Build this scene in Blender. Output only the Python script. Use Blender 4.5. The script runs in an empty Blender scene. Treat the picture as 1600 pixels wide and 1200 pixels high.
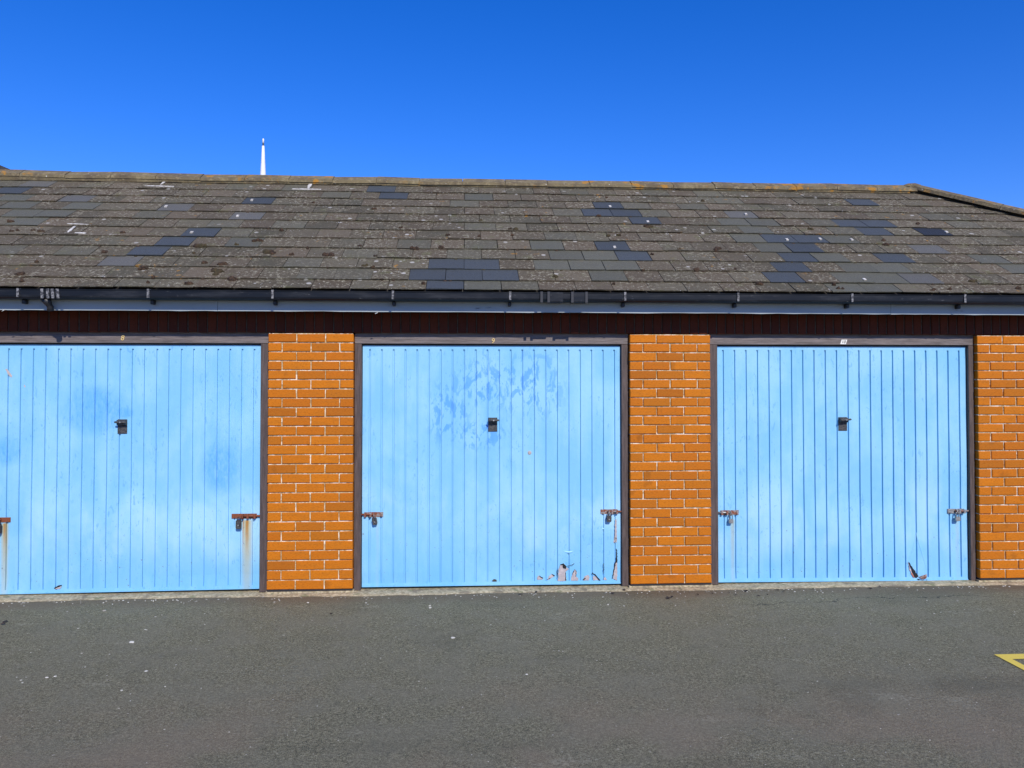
import bpy, bmesh, math, random
from mathutils import Vector, Matrix
from math import sin, cos, tan, radians, pi
random.seed(7)
scene = bpy.context.scene
C = scene.collection

# ------------------------------------------------------------------ camera, sky, sun, exposure
FPX, YAW, PITCH = 1202.0, radians(3.4), radians(1.2)
CAM_H, CAM_D = 1.655, 6.09                 # eye height, distance to the brick face (wall plane y = 0)
HORIZON = 590.0
CY = HORIZON - FPX*tan(PITCH)
cam = bpy.data.cameras.new('camera'); cam_ob = bpy.data.objects.new('camera', cam); C.objects.link(cam_ob)
cam_ob.location = (0, -CAM_D, CAM_H); cam_ob.rotation_euler = (radians(90)+PITCH, 0, -YAW)
cam.sensor_width = 36; cam.lens = FPX/1600*36; cam.shift_y = (CY-600)/1600; cam.clip_start = .05; cam.clip_end = 2000
scene.camera = cam_ob

SUN = Vector((.27, -1, .733)).normalized()
world = bpy.data.worlds.new('World'); scene.world = world; world.use_nodes = True
wn = world.node_tree; wn.nodes.clear()
sky = wn.nodes.new('ShaderNodeTexSky'); sky.sky_type = 'NISHITA'; sky.sun_disc = False
sky.sun_elevation = math.asin(SUN.z); sky.sun_rotation = math.atan2(SUN.x, SUN.y)
sky.altitude = 0; sky.air_density = 1.0; sky.dust_density = 0.0; sky.ozone_density = 3.0
hs = wn.nodes.new('ShaderNodeHueSaturation'); hs.inputs['Saturation'].default_value = 1.4; hs.inputs['Value'].default_value = 1.0
bg = wn.nodes.new('ShaderNodeBackground'); bg.inputs['Strength'].default_value = .15
wo = wn.nodes.new('ShaderNodeOutputWorld')
wn.links.new(sky.outputs[0], hs.inputs['Color']); tint = wn.nodes.new('ShaderNodeMix'); tint.data_type = 'RGBA'; tint.blend_type = 'MULTIPLY'; tint.inputs[0].default_value = 1; tint.inputs[7].default_value = (.60, .67, 1.16, 1)
wn.links.new(hs.outputs[0], tint.inputs[6]); wn.links.new(tint.outputs[2], bg.inputs['Color']); wn.links.new(bg.outputs[0], wo.inputs['Surface'])
sl = bpy.data.lights.new('sun', 'SUN'); sl.energy = 4.2; sl.angle = radians(.5); sl.color = (1, .94, .85)
so = bpy.data.objects.new('sun', sl); C.objects.link(so); so.location = SUN*40; so.rotation_euler = SUN.to_track_quat('Z', 'Y').to_euler()
scene.view_settings.view_transform = 'Standard'; scene.view_settings.look = 'None'
scene.view_settings.exposure = 0; scene.view_settings.gamma = 1; scene.view_settings.use_curve_mapping = False

# ------------------------------------------------------------------ survey helpers: a sighting in the photograph -> a point on a known plane
_F = Vector((sin(YAW)*cos(PITCH), cos(YAW)*cos(PITCH), sin(PITCH))); _R = Vector((cos(YAW), -sin(YAW), 0)); _U = _R.cross(_F)
EYE = Vector((0, -CAM_D, CAM_H))
def ray(px, py): return _F + _R*((px-800)/FPX) + _U*((CY-py)/FPX)
def P(px, py, Y=0.0):                       # on the upright plane y = Y
    d = ray(px, py); return EYE + d*((CAM_D+Y)/d.y)
def G(px, py, Z=0.0):                       # on the level plane z = Z
    d = ray(px, py); return EYE + d*((Z-CAM_H)/d.z)
ROOF_Y, ROOF_Z, TH = -.25, 2.316, radians(30.7)
def RF(px, py):                             # on the roof slope -> (x, distance up the slope)
    d = ray(px, py); T = tan(TH); k = (ROOF_Z-CAM_H-(CAM_D+ROOF_Y)*T)/(d.z-d.y*T)
    q = EYE + d*k; return q.x, (q.y-ROOF_Y)/cos(TH)
def roof_pt(x, s, n=0.0): return Vector((x, ROOF_Y+s*cos(TH)-n*sin(TH), ROOF_Z+s*sin(TH)+n*cos(TH)))
def project(q):
    d = q-EYE; z = d.dot(_F); return 800+FPX*d.dot(_R)/z, CY-FPX*d.dot(_U)/z

# ------------------------------------------------------------------ object helpers
def tag(o, label=None, cat=None, group=None, kind=None):
    if label: o['label'] = label
    if cat: o['category'] = cat
    if group: o['group'] = group
    if kind: o['kind'] = kind
    return o
def mesh_of(bm, name, smooth=False):
    me = bpy.data.meshes.new(name); bmesh.ops.recalc_face_normals(bm, faces=bm.faces[:]); bm.to_mesh(me); bm.free()
    if smooth:
        for p in me.polygons: p.use_smooth = True
    return me
def place(name, me, mat=None, parent=None, loc=(0, 0, 0), rot=(0, 0, 0)):
    if mat and not me.materials: me.materials.append(mat)
    o = bpy.data.objects.new(name, me); C.objects.link(o); o.location = loc; o.rotation_euler = rot
    if parent: o.parent = parent
    return o
def obj(name, bm, mat, parent=None, smooth=False, loc=(0, 0, 0)):
    return place(name, mesh_of(bm, name, smooth), mat, parent, loc)
def box(bm, x0, x1, y0, y1, z0, z1, mi=0):
    v = [bm.verts.new(c) for c in ((x0,y0,z0),(x1,y0,z0),(x1,y1,z0),(x0,y1,z0),(x0,y0,z1),(x1,y0,z1),(x1,y1,z1),(x0,y1,z1))]
    fs = []
    for f in ((0,1,2,3),(4,5,6,7),(0,1,5,4),(1,2,6,5),(2,3,7,6),(3,0,4,7)):
        q = bm.faces.new([v[i] for i in f]); q.material_index = mi; fs.append(q)
    return v
def prism(bm, pts, off, mi=0):               # closed outline of Vectors, thickened by off
    a = [bm.verts.new(p) for p in pts]; b = [bm.verts.new(Vector(p)+off) for p in pts]; n = len(pts)
    for f in [bm.faces.new(a), bm.faces.new(b)]+[bm.faces.new((a[i], a[(i+1)%n], b[(i+1)%n], b[i])) for i in range(n)]: f.material_index = mi
def tube(bm, pts, r, seg=8, cap=True, mi=0):
    rings = []
    pts = [Vector(p) for p in pts]; rs = r if isinstance(r, (list, tuple)) else [r]*len(pts)
    up = Vector((0, 0, 1))
    for i, p in enumerate(pts):
        t = (pts[min(i+1, len(pts)-1)]-pts[max(i-1, 0)]).normalized()
        a = t.cross(up if abs(t.z) < .9 else Vector((1, 0, 0))).normalized(); b = t.cross(a)
        rings.append([bm.verts.new(p+a*rs[i]*cos(2*pi*k/seg)+b*rs[i]*sin(2*pi*k/seg)) for k in range(seg)])
    for i in range(len(rings)-1):
        for k in range(seg):
            f = bm.faces.new((rings[i][k], rings[i][(k+1)%seg], rings[i+1][(k+1)%seg], rings[i+1][k])); f.material_index = mi
    if cap:
        for rg in (rings[0], rings[-1]): bm.faces.new(rg).material_index = mi
def bevel(bm, w, seg=1):
    bmesh.ops.bevel(bm, geom=bm.edges[:], offset=w, segments=seg, affect='EDGES', profile=.6)

# ------------------------------------------------------------------ material helpers
class N:
    def __init__(s, name):
        s.m = bpy.data.materials.new(name); s.m.use_nodes = True; s.t = s.m.node_tree; s.b = s.t.nodes['Principled BSDF']
        s.out = s.t.nodes['Material Output']
        s.pos = s.t.nodes.new('ShaderNodeNewGeometry').outputs['Position']
    def lk(s, a, b): s.t.links.new(a, b)
    def inp(s, sock, v):
        if hasattr(v, 'is_output'): s.lk(v, sock)
        else: sock.default_value = v if not (isinstance(v, tuple) and len(v) == 3 and sock.type == 'RGBA') else (*v, 1)
    def math(s, op, a, b=0.0, c=None, clamp=False):
        n = s.t.nodes.new('ShaderNodeMath'); n.operation = op; n.use_clamp = clamp
        s.inp(n.inputs[0], a); s.inp(n.inputs[1], b)
        if c is not None: s.inp(n.inputs[2], c)
        return n.outputs[0]
    def scaled(s, v, sc, off=(0, 0, 0)):
        n = s.t.nodes.new('ShaderNodeMapping'); n.inputs['Scale'].default_value = sc; n.inputs['Location'].default_value = off
        s.lk(v, n.inputs[0]); return n.outputs[0]
    def noise(s, scale, detail=4, rough=.55, vec=None, dist=0.0):
        n = s.t.nodes.new('ShaderNodeTexNoise'); n.inputs['Scale'].default_value = scale; n.inputs['Detail'].default_value = detail
        n.inputs['Roughness'].default_value = rough; n.inputs['Distortion'].default_value = dist
        s.lk(vec or s.pos, n.inputs['Vector']); return n.outputs['Fac']
    def voro(s, scale, vec=None, feat='F1', out='Distance', rnd=1.0):
        n = s.t.nodes.new('ShaderNodeTexVoronoi'); n.feature = feat; n.inputs['Scale'].default_value = scale; n.inputs['Randomness'].default_value = rnd
        s.lk(vec or s.pos, n.inputs['Vector']); return n.outputs[out]
    def ramp(s, f, lo, hi, a=0.0, b=1.0, smooth=True):
        n = s.t.nodes.new('ShaderNodeMapRange'); n.interpolation_type = 'SMOOTHSTEP' if smooth else 'LINEAR'
        s.inp(n.inputs[0], f); n.inputs[1].default_value = lo; n.inputs[2].default_value = hi; s.inp(n.inputs[3], a); s.inp(n.inputs[4], b)
        return n.outputs[0]
    def mix(s, f, a, b, mode='MIX'):
        n = s.t.nodes.new('ShaderNodeMix'); n.data_type = 'RGBA'; n.blend_type = mode
        s.inp(n.inputs[0], f); s.inp(n.inputs[6], a); s.inp(n.inputs[7], b); return n.outputs[2]
    def attr(s, name, out='Color'):
        n = s.t.nodes.new('ShaderNodeAttribute'); n.attribute_name = name; return n.outputs[out]
    def rnd(s): return s.t.nodes.new('ShaderNodeObjectInfo').outputs['Random']
    def xyz(s):
        n = s.t.nodes.new('ShaderNodeSeparateXYZ'); s.lk(s.pos, n.inputs[0]); return n.outputs
    def bump(s, h, strength=.3, dist=.01, prev=None):
        n = s.t.nodes.new('ShaderNodeBump'); n.inputs['Strength'].default_value = strength; n.inputs['Distance'].default_value = dist
        s.lk(h, n.inputs['Height'])
        if prev: s.lk(prev, n.inputs['Normal'])
        return n.outputs[0]
    def done(s, col, rough=.8, normal=None, metal=0.0, spec=None):
        s.inp(s.b.inputs['Base Color'], col); s.inp(s.b.inputs['Roughness'], rough); s.inp(s.b.inputs['Metallic'], metal)
        if spec is not None: s.b.inputs['Specular IOR Level'].default_value = spec
        if normal: s.lk(normal, s.b.inputs['Normal'])
        return s.m
M = {}
# asphalt: fine aggregate, brown-grey patches, pale scuffs, a few hairline cracks
n = N('asphalt')
agg = n.noise(190, 3, .8); agg2 = n.noise(62, 5, .85); big = n.noise(.55, 5, .6); mid = n.noise(3.5, 5, .65)
stretched = n.scaled(n.pos, (.35, 1.2, 1)); drag = n.noise(1.1, 5, .6, stretched)
x, y, z = n.xyz()
col = n.mix(n.ramp(agg, .40, .62), (.088, .083, .052), (.33, .305, .188))
col = n.mix(n.ramp(agg2, .52, .66, 0, .75), col, (.44, .41, .27))
col = n.mix(n.ramp(agg2, .36, .46, .85, 0), col, (.045, .043, .032))
col = n.mix(n.ramp(mid, .42, .62, 0, .42), col, (.23, .215, .15))
col = n.mix(n.math('MULTIPLY', n.ramp(big, .40, .56), n.ramp(n.math('ADD', y, n.math('MULTIPLY', n.math('SUBTRACT', mid, .5), 1.2)), -1.5, -2.9, 0, .55)), col, (.29, .22, .15))
col = n.mix(n.ramp(drag, .54, .72, 0, .35), col, (.085, .08, .055))
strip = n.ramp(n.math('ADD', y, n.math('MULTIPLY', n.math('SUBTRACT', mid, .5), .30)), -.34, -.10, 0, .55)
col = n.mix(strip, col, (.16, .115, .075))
vo = n.voro(26); col = n.mix(n.math('MULTIPLY', n.ramp(vo, .07, .045), n.ramp(n.noise(9, 2), .56, .62, 0, .8)), col, (.48, .46, .42))
wob = n.noise(2.2, 6, .65); wob2 = n.noise(.9, 3, .5)
def crack(y0, amp, wd, x0, x1, mix):
    d = n.math('ABSOLUTE', n.math('SUBTRACT', y, n.math('ADD', y0, n.math('MULTIPLY', n.math('SUBTRACT', n.math('ADD', wob, wob2), 1.0), amp))))
    return n.math('MULTIPLY', n.math('MULTIPLY', n.ramp(d, wd, wd*.35), n.ramp(x, x0, x0+.3)), n.ramp(x, x1, x1-.3, 0, mix))
ck = n.math('MAXIMUM', crack(-.42, .45, .006, 1.9, 4.6, .8), crack(-.75, 1.3, .004, -3.4, 1.2, .4))
sc_ = n.math('MULTIPLY', n.ramp(n.noise(1.6, 6, .7, n.scaled(n.pos, (.8, 1.6, 1), (5, 2, 0))), .60, .72), n.ramp(agg2, .42, .58, 0, .6)); col = n.mix(sc_, col, (.42, .40, .29))
col = n.mix(n.ramp(n.noise(.8, 4, .6, n.scaled(n.pos, (1, 1, 1), (9, 4, 0))), .58, .70, 0, .22), col, (.085, .08, .055))
col = n.mix(ck, col, (.03, .029, .027))
hgt = n.math('ADD', n.math('MULTIPLY', agg, .5), agg2)
M['asphalt'] = n.done(col, .88, n.bump(hgt, 1.0, .010), spec=.2)

n = N('concrete')
gr = n.noise(40, 5, .7); g2 = n.noise(6, 4, .6)
col = n.mix(n.ramp(gr, .3, .7), (.26, .20, .11), (.58, .49, .31))
col = n.mix(n.ramp(g2, .52, .66, 0, .75), col, (.17, .135, .09))
col = n.mix(n.ramp(n.noise(14, 3), .60, .68, 0, .6), col, (.13, .15, .06))
M['concrete'] = n.done(col, .92, n.bump(gr, .7, .012))

n = N('yellow_paint')
w = n.noise(30, 5, .75)
col = n.mix(n.ramp(w, .60, .70), (.80, .60, .085), (.22, .19, .09))
col = n.mix(n.ramp(n.noise(160, 3), .3, .7, .3, 0), col, (.45, .34, .06))
M['yellow'] = n.done(col, .75, n.bump(n.noise(160, 3), .4, .004))

def brick_mat(name, a, b, c):
    n = N(name); r = n.rnd()
    off = n.t.nodes.new('ShaderNodeVectorMath'); off.operation = 'ADD'; n.lk(n.pos, off.inputs[0])
    cx = n.t.nodes.new('ShaderNodeCombineXYZ'); n.lk(n.math('MULTIPLY', r, 37.0), cx.inputs[0]); n.lk(n.math('MULTIPLY', r, 11.0), cx.inputs[2]); n.lk(cx.outputs[0], off.inputs[1])
    v = off.outputs[0]
    str_ = n.noise(14, 5, .65, n.scaled(v, (.55, 1, 2.6))); fine = n.noise(90, 4, .7, n.scaled(v, (.6, 1, 1.8)))
    col = n.mix(n.ramp(r, .1, 1.0, 0, .9, False), a, b); sel = n.math('FRACT', n.math('MULTIPLY', r, 7.31)); col = n.mix(n.ramp(sel, .72, .95, 0, .38), col, tuple(q*.62 for q in c))
    col = n.mix(n.ramp(str_, .42, .70, 0, .65), col, c)
    col = n.mix(n.ramp(fine, .46, .70, 0, .5), col, tuple(q*.42 for q in b))
    col = n.mix(n.ramp(n.noise(5, 3, .5, v), .63, .72, 0, .4), col, tuple(q*.45 for q in c))
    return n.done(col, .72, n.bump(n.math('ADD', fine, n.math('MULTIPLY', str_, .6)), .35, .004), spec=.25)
M['brick'] = brick_mat('brick_orange', (.58, .172, .003), (.49, .130, .003), (.43, .140, .008))
M['soldier'] = brick_mat('brick_soldier_shaded', (.12, .021, .004), (.075, .013, .004), (.09, .018, .004))  # orange brick painted much darker: the eaves shadow is put into its colour
n = N('mortar')
g = n.noise(60, 4, .7); k = n.noise(16, 5, .75)
col = n.mix(n.ramp(g, .3, .7), (.32, .22, .10), (.64, .51, .31))
col = n.mix(n.ramp(k, .50, .58, 0, .85), col, (.84, .76, .60))
M['mortar'] = n.done(col, .95, n.bump(g, .8, .006))
n = N('shaded_mortar'); g = n.noise(60, 4, .7); M['shademortar'] = n.done(n.mix(n.ramp(g, .3, .7), (.055, .038, .026), (.11, .08, .055)), .95)  # soldier course mortar, colour darkened to stand in for shade under the eaves
n = N('black_felt'); M['felt'] = n.done((.018, .017, .02), .8)

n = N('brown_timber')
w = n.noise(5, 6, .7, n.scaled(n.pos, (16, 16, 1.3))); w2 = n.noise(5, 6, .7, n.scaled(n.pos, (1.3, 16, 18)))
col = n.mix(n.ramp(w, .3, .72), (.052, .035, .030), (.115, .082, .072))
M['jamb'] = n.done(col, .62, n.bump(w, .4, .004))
n = N('brown_timber_head')
w2 = n.noise(5, 6, .7, n.scaled(n.pos, (1.3, 16, 18)))
col = n.mix(n.ramp(w2, .3, .72), (.085, .068, .062), (.20, .165, .155))
M['head'] = n.done(col, .62, n.bump(w2, .4, .004))

# blue enamel on the doors; the stains and bleaching keep their own shapes
n = N('door_enamel'); x, y, z = n.xyz()
def blob(px, py, rx, rz):
    q = P(px, py, .075)
    dx = n.math('DIVIDE', n.math('SUBTRACT', x, q.x), rx); dz = n.math('DIVIDE', n.math('SUBTRACT', z, q.z), rz)
    return n.ramp(n.math('ADD', n.math('MULTIPLY', dx, dx), n.math('MULTIPLY', dz, dz)), 1.0, .05)
def mx(lst):
    o = lst[0]
    for q in lst[1:]: o = n.math('MAXIMUM', o, q)
    return o
soft = n.noise(2.6, 6, .62, n.scaled(n.pos, (1, 1, .8), (3.1, 0, 1.7))); sharp = n.noise(10, 5, .6, n.scaled(n.pos, (1.25, 1, .7)), 1.2)
scr = n.noise(30, 4, .6, n.scaled(n.pos, (1.5, 1, .55)), .8)
vst = n.noise(3.0, 5, .6, n.scaled(n.pos, (2.6, 1, .35), (1.3, 0, 4.2))); fadef = n.math('ADD', n.math('MULTIPLY', soft, .6), n.math('MULTIPLY', vst, .4))
base = n.mix(n.ramp(fadef, .40, .60), (.215, .515, .76), (.285, .58, .80))
rub = mx([blob(145, 640, .30, .24), blob(345, 730, .20, .26), blob(10, 705, .14, .14), blob(190, 645, .12, .06)])
base = n.mix(n.math('MULTIPLY', rub, n.ramp(n.math('ADD', n.math('MULTIPLY', soft, .65), n.math('MULTIPLY', scr, .35)), .36, .58, .12, .78)), base, (.085, .37, .77))
bloom = n.math('MULTIPLY', n.math('MULTIPLY', n.ramp(z, .10, .35), n.ramp(z, .95, .6)), n.ramp(n.noise(1.5, 4, .55, n.scaled(n.pos, (1.6, 1, .9), (7, 0, 2))), .46, .64, 0, .7))
base = n.mix(bloom, base, (.40, .66, .86))
hand = mx([blob(700, 645, .22, .34), blob(765, 600, .42, .26), blob(830, 600, .35, .36), blob(750, 680, .32, .15)])
base = n.mix(n.math('MULTIPLY', hand, n.ramp(n.math('ADD', n.math('MULTIPLY', sharp, .7), n.math('MULTIPLY', scr, .3)), .50, .56, 0, .75)), base, (.085, .33, .78))
few = n.math('MULTIPLY', n.ramp(scr, .60, .66, 0, .55), n.ramp(n.noise(2.0, 2), .42, .56))
base = n.mix(few, base, (.12, .36, .70))
base = n.mix(n.math('MULTIPLY', n.ramp(z, .62, .0, 0, .5), n.ramp(vst, .38, .62)), base, (.13, .43, .74))
def streak(px, ptop, pbot, w, k):
    a = P(px, ptop, .075); b = P(px, pbot, .075)
    wv = n.math('MULTIPLY', n.math('SUBTRACT', n.noise(6, 3), .5), .02)
    d = n.math('ABSOLUTE', n.math('SUBTRACT', n.math('ADD', x, wv), a.x))
    body = n.math('MULTIPLY', n.ramp(d, w, w*.1), n.ramp(z, a.z+.012, a.z-.01)); fade = n.ramp(z, b.z-.05, a.z, .35, 1, False)
    return n.math('MULTIPLY', n.math('MULTIPLY', body, fade), k)
wash = mx([streak(386, 813, 920, .060, .75), streak(7, 818, 925, .042, .7), streak(1145, 812, 905, .03, .42), streak(1496, 812, 880, .025, .2), streak(590, 806, 850, .02, .2)])
base = n.mix(wash, base, (.52, .40, .07))
core = mx([streak(386, 813, 872, .020, .95), streak(380, 813, 850, .011, .7), streak(7, 818, 850, .016, .8)])
core = n.math('MULTIPLY', core, n.ramp(z, P(386, 885, .075).z, P(386, 820, .075).z, 0, 1))
base = n.mix(core, base, (.40, .17, .02))
chipn = n.noise(45, 3, .6)
chips = n.math('MULTIPLY', n.ramp(chipn, .70, .715), n.ramp(z, .7, .05, .3, 1))
base = n.mix(chips, base, (.16, .20, .24))
nb = n.bump(soft, .25, .03); nb = n.bump(n.noise(70, 3), .05, .003, nb)
M['enamel'] = n.done(base, n.ramp(soft, .3, .7, .34, .5), nb, spec=.45)

n = N('filler'); g = n.noise(35, 4)
M['filler'] = n.done(n.mix(n.ramp(g, .35, .7), (.38, .34, .34), (.52, .45, .43)), .8)
n = N('dark_void'); M['void'] = n.done((.012, .013, .016), .9)
n = N('torn_edge'); M['torn'] = n.done(n.mix(n.ramp(n.noise(60, 3), .4, .6), (.62, .50, .46), (.40, .13, .07)), .7)
n = N('black_hardware'); g = n.noise(120, 4, .7)
M['hw'] = n.done(n.mix(n.ramp(g, .35, .7), (.020, .020, .021), (.095, .090, .085)), .55, n.bump(g, .3, .002))
n = N('worn_steel'); g = n.noise(90, 4, .7)
M['steel'] = n.done(n.mix(n.ramp(g, .35, .68), (.26, .26, .25), (.52, .50, .47)), .45, metal=.6)
def rusty(name, lo, hi):
    n = N(name); g = n.noise(32, 5, .7); g2 = n.noise(170, 3, .7)
    col = n.mix(n.ramp(g, lo, hi), (.34, .33, .31), (.22, .060, .022))
    col = n.mix(n.ramp(g2, .5, .7, 0, .7), col, (.12, .035, .016))
    return n.done(col, .75, n.bump(g2, .4, .002), n.ramp(g, lo, hi, .35, 0))
M['rust'] = rusty('rusty_bolt', .18, .38); M['halfrust'] = rusty('part_rusted_bolt', .42, .58)
n = N('brass'); M['brass'] = n.done((.72, .52, .20), .45)
n = N('white_plate'); M['plate'] = n.done((.80, .78, .72), .5)
n = N('gutter_plastic'); g = n.noise(3, 5, .7, n.scaled(n.pos, (1, 1, 6))); g2 = n.noise(50, 4, .7, n.scaled(n.pos, (.4, 1, 1)))
col = n.mix(n.ramp(g, .45, .75), (.008, .010, .014), (.028, .031, .037)); col = n.mix(n.ramp(g2, .62, .75, 0, .45), col, (.20, .20, .20))
M['gutter'] = n.done(col, n.ramp(g, .3, .7, .35, .55), n.bump(g2, .1, .003), spec=.22)
n = N('bracket_plastic'); g = n.noise(60, 4, .7)
M['bracket'] = n.done(n.mix(n.ramp(g, .42, .6), (.03, .03, .034), (.24, .235, .23)), .6)
M['bracket_dark'] = (lambda n: n.done((.018, .018, .021), .5))(N('bracket_dark'))
n = N('fascia_paint'); g = n.noise(5, 6, .7, n.scaled(n.pos, (.5, 1, 6))); g2 = n.noise(2.2, 3)
col = n.mix(n.ramp(n.noise(1.2, 4), .3, .7), (.31, .36, .38), (.38, .42, .43))
col = n.mix(n.math('MULTIPLY', n.ramp(g, .63, .66), n.ramp(g2, .48, .56, 0, .9)), col, (.05, .05, .06))
M['fascia'] = n.done(col, .6, n.bump(g, .3, .004))
n = N('soffit_board'); M['soffit'] = n.done((.06, .045, .04), .8)
n = N('plain_render'); M['render'] = n.done(n.mix(n.ramp(n.noise(4, 4), .3, .7), (.30, .12, .03), (.38, .16, .04)), .9)
n = N('back_slates'); M['slates'] = n.done(n.mix(n.ramp(n.noise(9, 4), .3, .7), (.07, .062, .055), (.13, .115, .1)), .9)
n = N('white_coating'); M['white'] = n.done(n.mix(n.ramp(n.noise(3, 3), .3, .7), (.78, .78, .76), (.86, .86, .84)), .6)
n = N('dark_slates'); M['darkslate'] = n.done(n.mix(n.ramp(n.noise(6, 4), .3, .7), (.022, .023, .027), (.05, .05, .055)), .7)

# fibre slates: the tile's own colour comes with it, lichen and grime grow where they like
n = N('roof_slate')
tc = n.attr('tile_colour'); age = n.attr('tile_age', 'Fac')
slope = n.scaled(n.pos, (1, 1, 1.3))
sp = n.noise(38, 6, .78, slope); sp2 = n.noise(120, 4, .75); pat = n.noise(4.2, 5, .66); pat2 = n.noise(1.3, 3)
col = n.mix(n.ramp(sp2, .38, .66, 0, .75), tc, n.mix(.6, tc, (.02, .018, .014)))
col = n.mix(n.math('MULTIPLY', age, n.ramp(pat, .34, .62, 0, .6)), col, (.092, .068, .042))
lich = n.math('MULTIPLY', n.ramp(sp, .52, .60), n.ramp(pat, .42, .55, .18, 1))
col = n.mix(n.math('MULTIPLY', n.math('MULTIPLY', lich, age), .75), col, (.40, .375, .27))
green = n.math('MULTIPLY', n.ramp(n.noise(7, 4, .6), .58, .70), age); col = n.mix(n.math('MULTIPLY', green, .35), col, (.14, .15, .06))
spots = n.math('MULTIPLY', n.ramp(n.voro(30), .15, .09), n.ramp(n.noise(5.5, 3), .47, .57)); col = n.mix(n.math('MULTIPLY', spots, n.math('MULTIPLY', age, .85)), col, (.62, .60, .54))
bigsp = n.math('MULTIPLY', n.ramp(n.voro(7.5), .16, .12), n.ramp(n.noise(2.7, 2), .50, .56)); col = n.mix(n.math('MULTIPLY', bigsp, n.math('MULTIPLY', age, .7)), col, (.55, .53, .47))
org = n.math('MULTIPLY', n.ramp(n.noise(15, 4), .64, .70), n.ramp(n.noise(1.9, 2), .54, .60)); col = n.mix(n.math('MULTIPLY', org, n.math('MULTIPLY', age, .8)), col, (.42, .20, .02))
hb = n.math('ADD', sp, n.math('MULTIPLY', sp2, .5))
M['tile'] = n.done(col, n.ramp(age, 0, 1, .55, .9), n.bump(hb, .8, .008), spec=.2)
n = N('ridge_mortar_tile')
a1 = n.noise(22, 5, .72); a2 = n.noise(5, 4, .6); a3 = n.noise(80, 4, .7)
col = n.mix(n.ramp(a2, .3, .7), (.125, .095, .055), (.215, .170, .085))
col = n.mix(n.ramp(a1, .5, .66, 0, .6), col, (.36, .29, .16)); col = n.mix(n.ramp(a1, .30, .42, .6, 0), col, (.055, .045, .035))
col = n.mix(n.math('MULTIPLY', n.ramp(n.noise(9, 4), .55, .63), n.ramp(n.noise(1.2, 2), .42, .55, 0, .85)), col, (.42, .20, .025))
col = n.mix(n.math('MULTIPLY', n.ramp(n.voro(18), .12, .08), n.ramp(n.noise(4, 2), .55, .6)), col, (.60, .57, .5))
M['ridge'] = n.done(col, .92, n.bump(n.math('ADD', a1, a3), .6, .012))
n = N('pale_mortar'); M['palemortar'] = n.done(n.mix(n.ramp(n.noise(40, 3), .35, .6), (.36, .33, .28), (.64, .61, .54)), .9)
n = N('moss'); g = n.noise(60, 5, .7)
col = n.mix(n.ramp(g, .35, .65), (.016, .011, .007), (.085, .046, .022)); col = n.mix(n.ramp(n.noise(3.5, 2), .55, .65, 0, .5), col, (.06, .055, .018))
M['moss'] = n.done(col, .95, n.bump(g, 1, .012))
n = N('pebbles'); M['pebble'] = n.done(n.mix(n.ramp(n.noise(5, 2), .4, .6), (.30, .28, .23), (.62, .59, .50)), .8)
n = N('dead_leaves'); M['leaf'] = n.done(n.mix(n.ramp(n.noise(9, 2), .4, .6), (.022, .016, .014), (.06, .04, .03)), .9)

# ------------------------------------------------------------------ ground
GZ = -.028
bm = bmesh.new(); S = 400; v = [bm.verts.new(c) for c in ((-S, -S, GZ), (S, -S, GZ), (S, S, GZ), (-S, S, GZ))]; bm.faces.new(v)
tag(obj('asphalt_ground', bm, M['asphalt']), 'grey asphalt forecourt with pale grit in front of the garages', 'ground', kind='structure')

# bay marking, corner of a painted rectangle
a = G(1553, 1023.5, GZ); inn = G(1590, 1032, GZ); wln = abs(inn.y-a.y)
bm = bmesh.new(); ln = [(a.x, a.y), (a.x+1.9, a.y), (a.x+1.9, a.y-wln*.85), (a.x+wln*.6, a.y-wln*.85), (a.x+wln*.6, a.y-3.6), (a.x, a.y-3.6)]
bm.faces.new([bm.verts.new((q[0], q[1], GZ+.004)) for q in ln])
tag(obj('painted_bay_line', bm, M['yellow']), 'worn yellow painted corner of a parking bay on the asphalt', 'road marking', kind='structure')

# ------------------------------------------------------------------ the garage building
garage = bpy.data.objects.new('garage_building', None); C.objects.link(garage); garage.empty_display_size = .3
tag(garage, 'long low orange brick garage block with light blue doors and mossy slate roof', 'garage')

# piers measured on the brick face
ZT, ZB, ROWS = 1.996, .012, 27
XL0, XL1 = -1.540, -.884; XM0, XM1 = 1.308, 1.962; XR0 = 4.201; PW = .656
pitch_tot = (ZT-ZB)
def row_edges():
    ws = [1+.055*(i/26-.5) for i in range(ROWS)]; t = sum(ws); zs = [ZT]
    for w in ws: zs.append(zs[-1]-w/t*(pitch_tot+.0095))
    return zs                                # zs[i] = top of row i counted from the head
ZS = row_edges(); JT = .0095
ROW_H = [ZS[i]-ZS[i+1]-JT for i in range(ROWS)]; HMEAN = sum(ROW_H)/ROWS
def brick_mesh(L, Hh, dep=.10, seed=0, name='brick'):
    rr = random.Random(seed); bm = bmesh.new(); box(bm, -L/2, L/2, 0, dep, -Hh/2, Hh/2)
    for v in bm.verts: v.co += Vector((rr.uniform(-.0012, .0012), rr.uniform(-.0008, .0008), rr.uniform(-.0012, .0012)))
    fr = [e for e in bm.edges if all(v.co.y < dep*.5 for v in e.verts)]
    bmesh.ops.bevel(bm, geom=fr, offset=.0035+rr.uniform(0, .0015), segments=1, affect='EDGES')
    return mesh_of(bm, name)
brick_cache = {}
def brick_for(L, seed):
    key = (round(L, 3), seed)
    if key not in brick_cache:
        brick_cache[key] = brick_mesh(L, HMEAN, seed=hash(key) % 9999); brick_cache[key].materials.append(M['brick'])
    return brick_cache[key]
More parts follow.
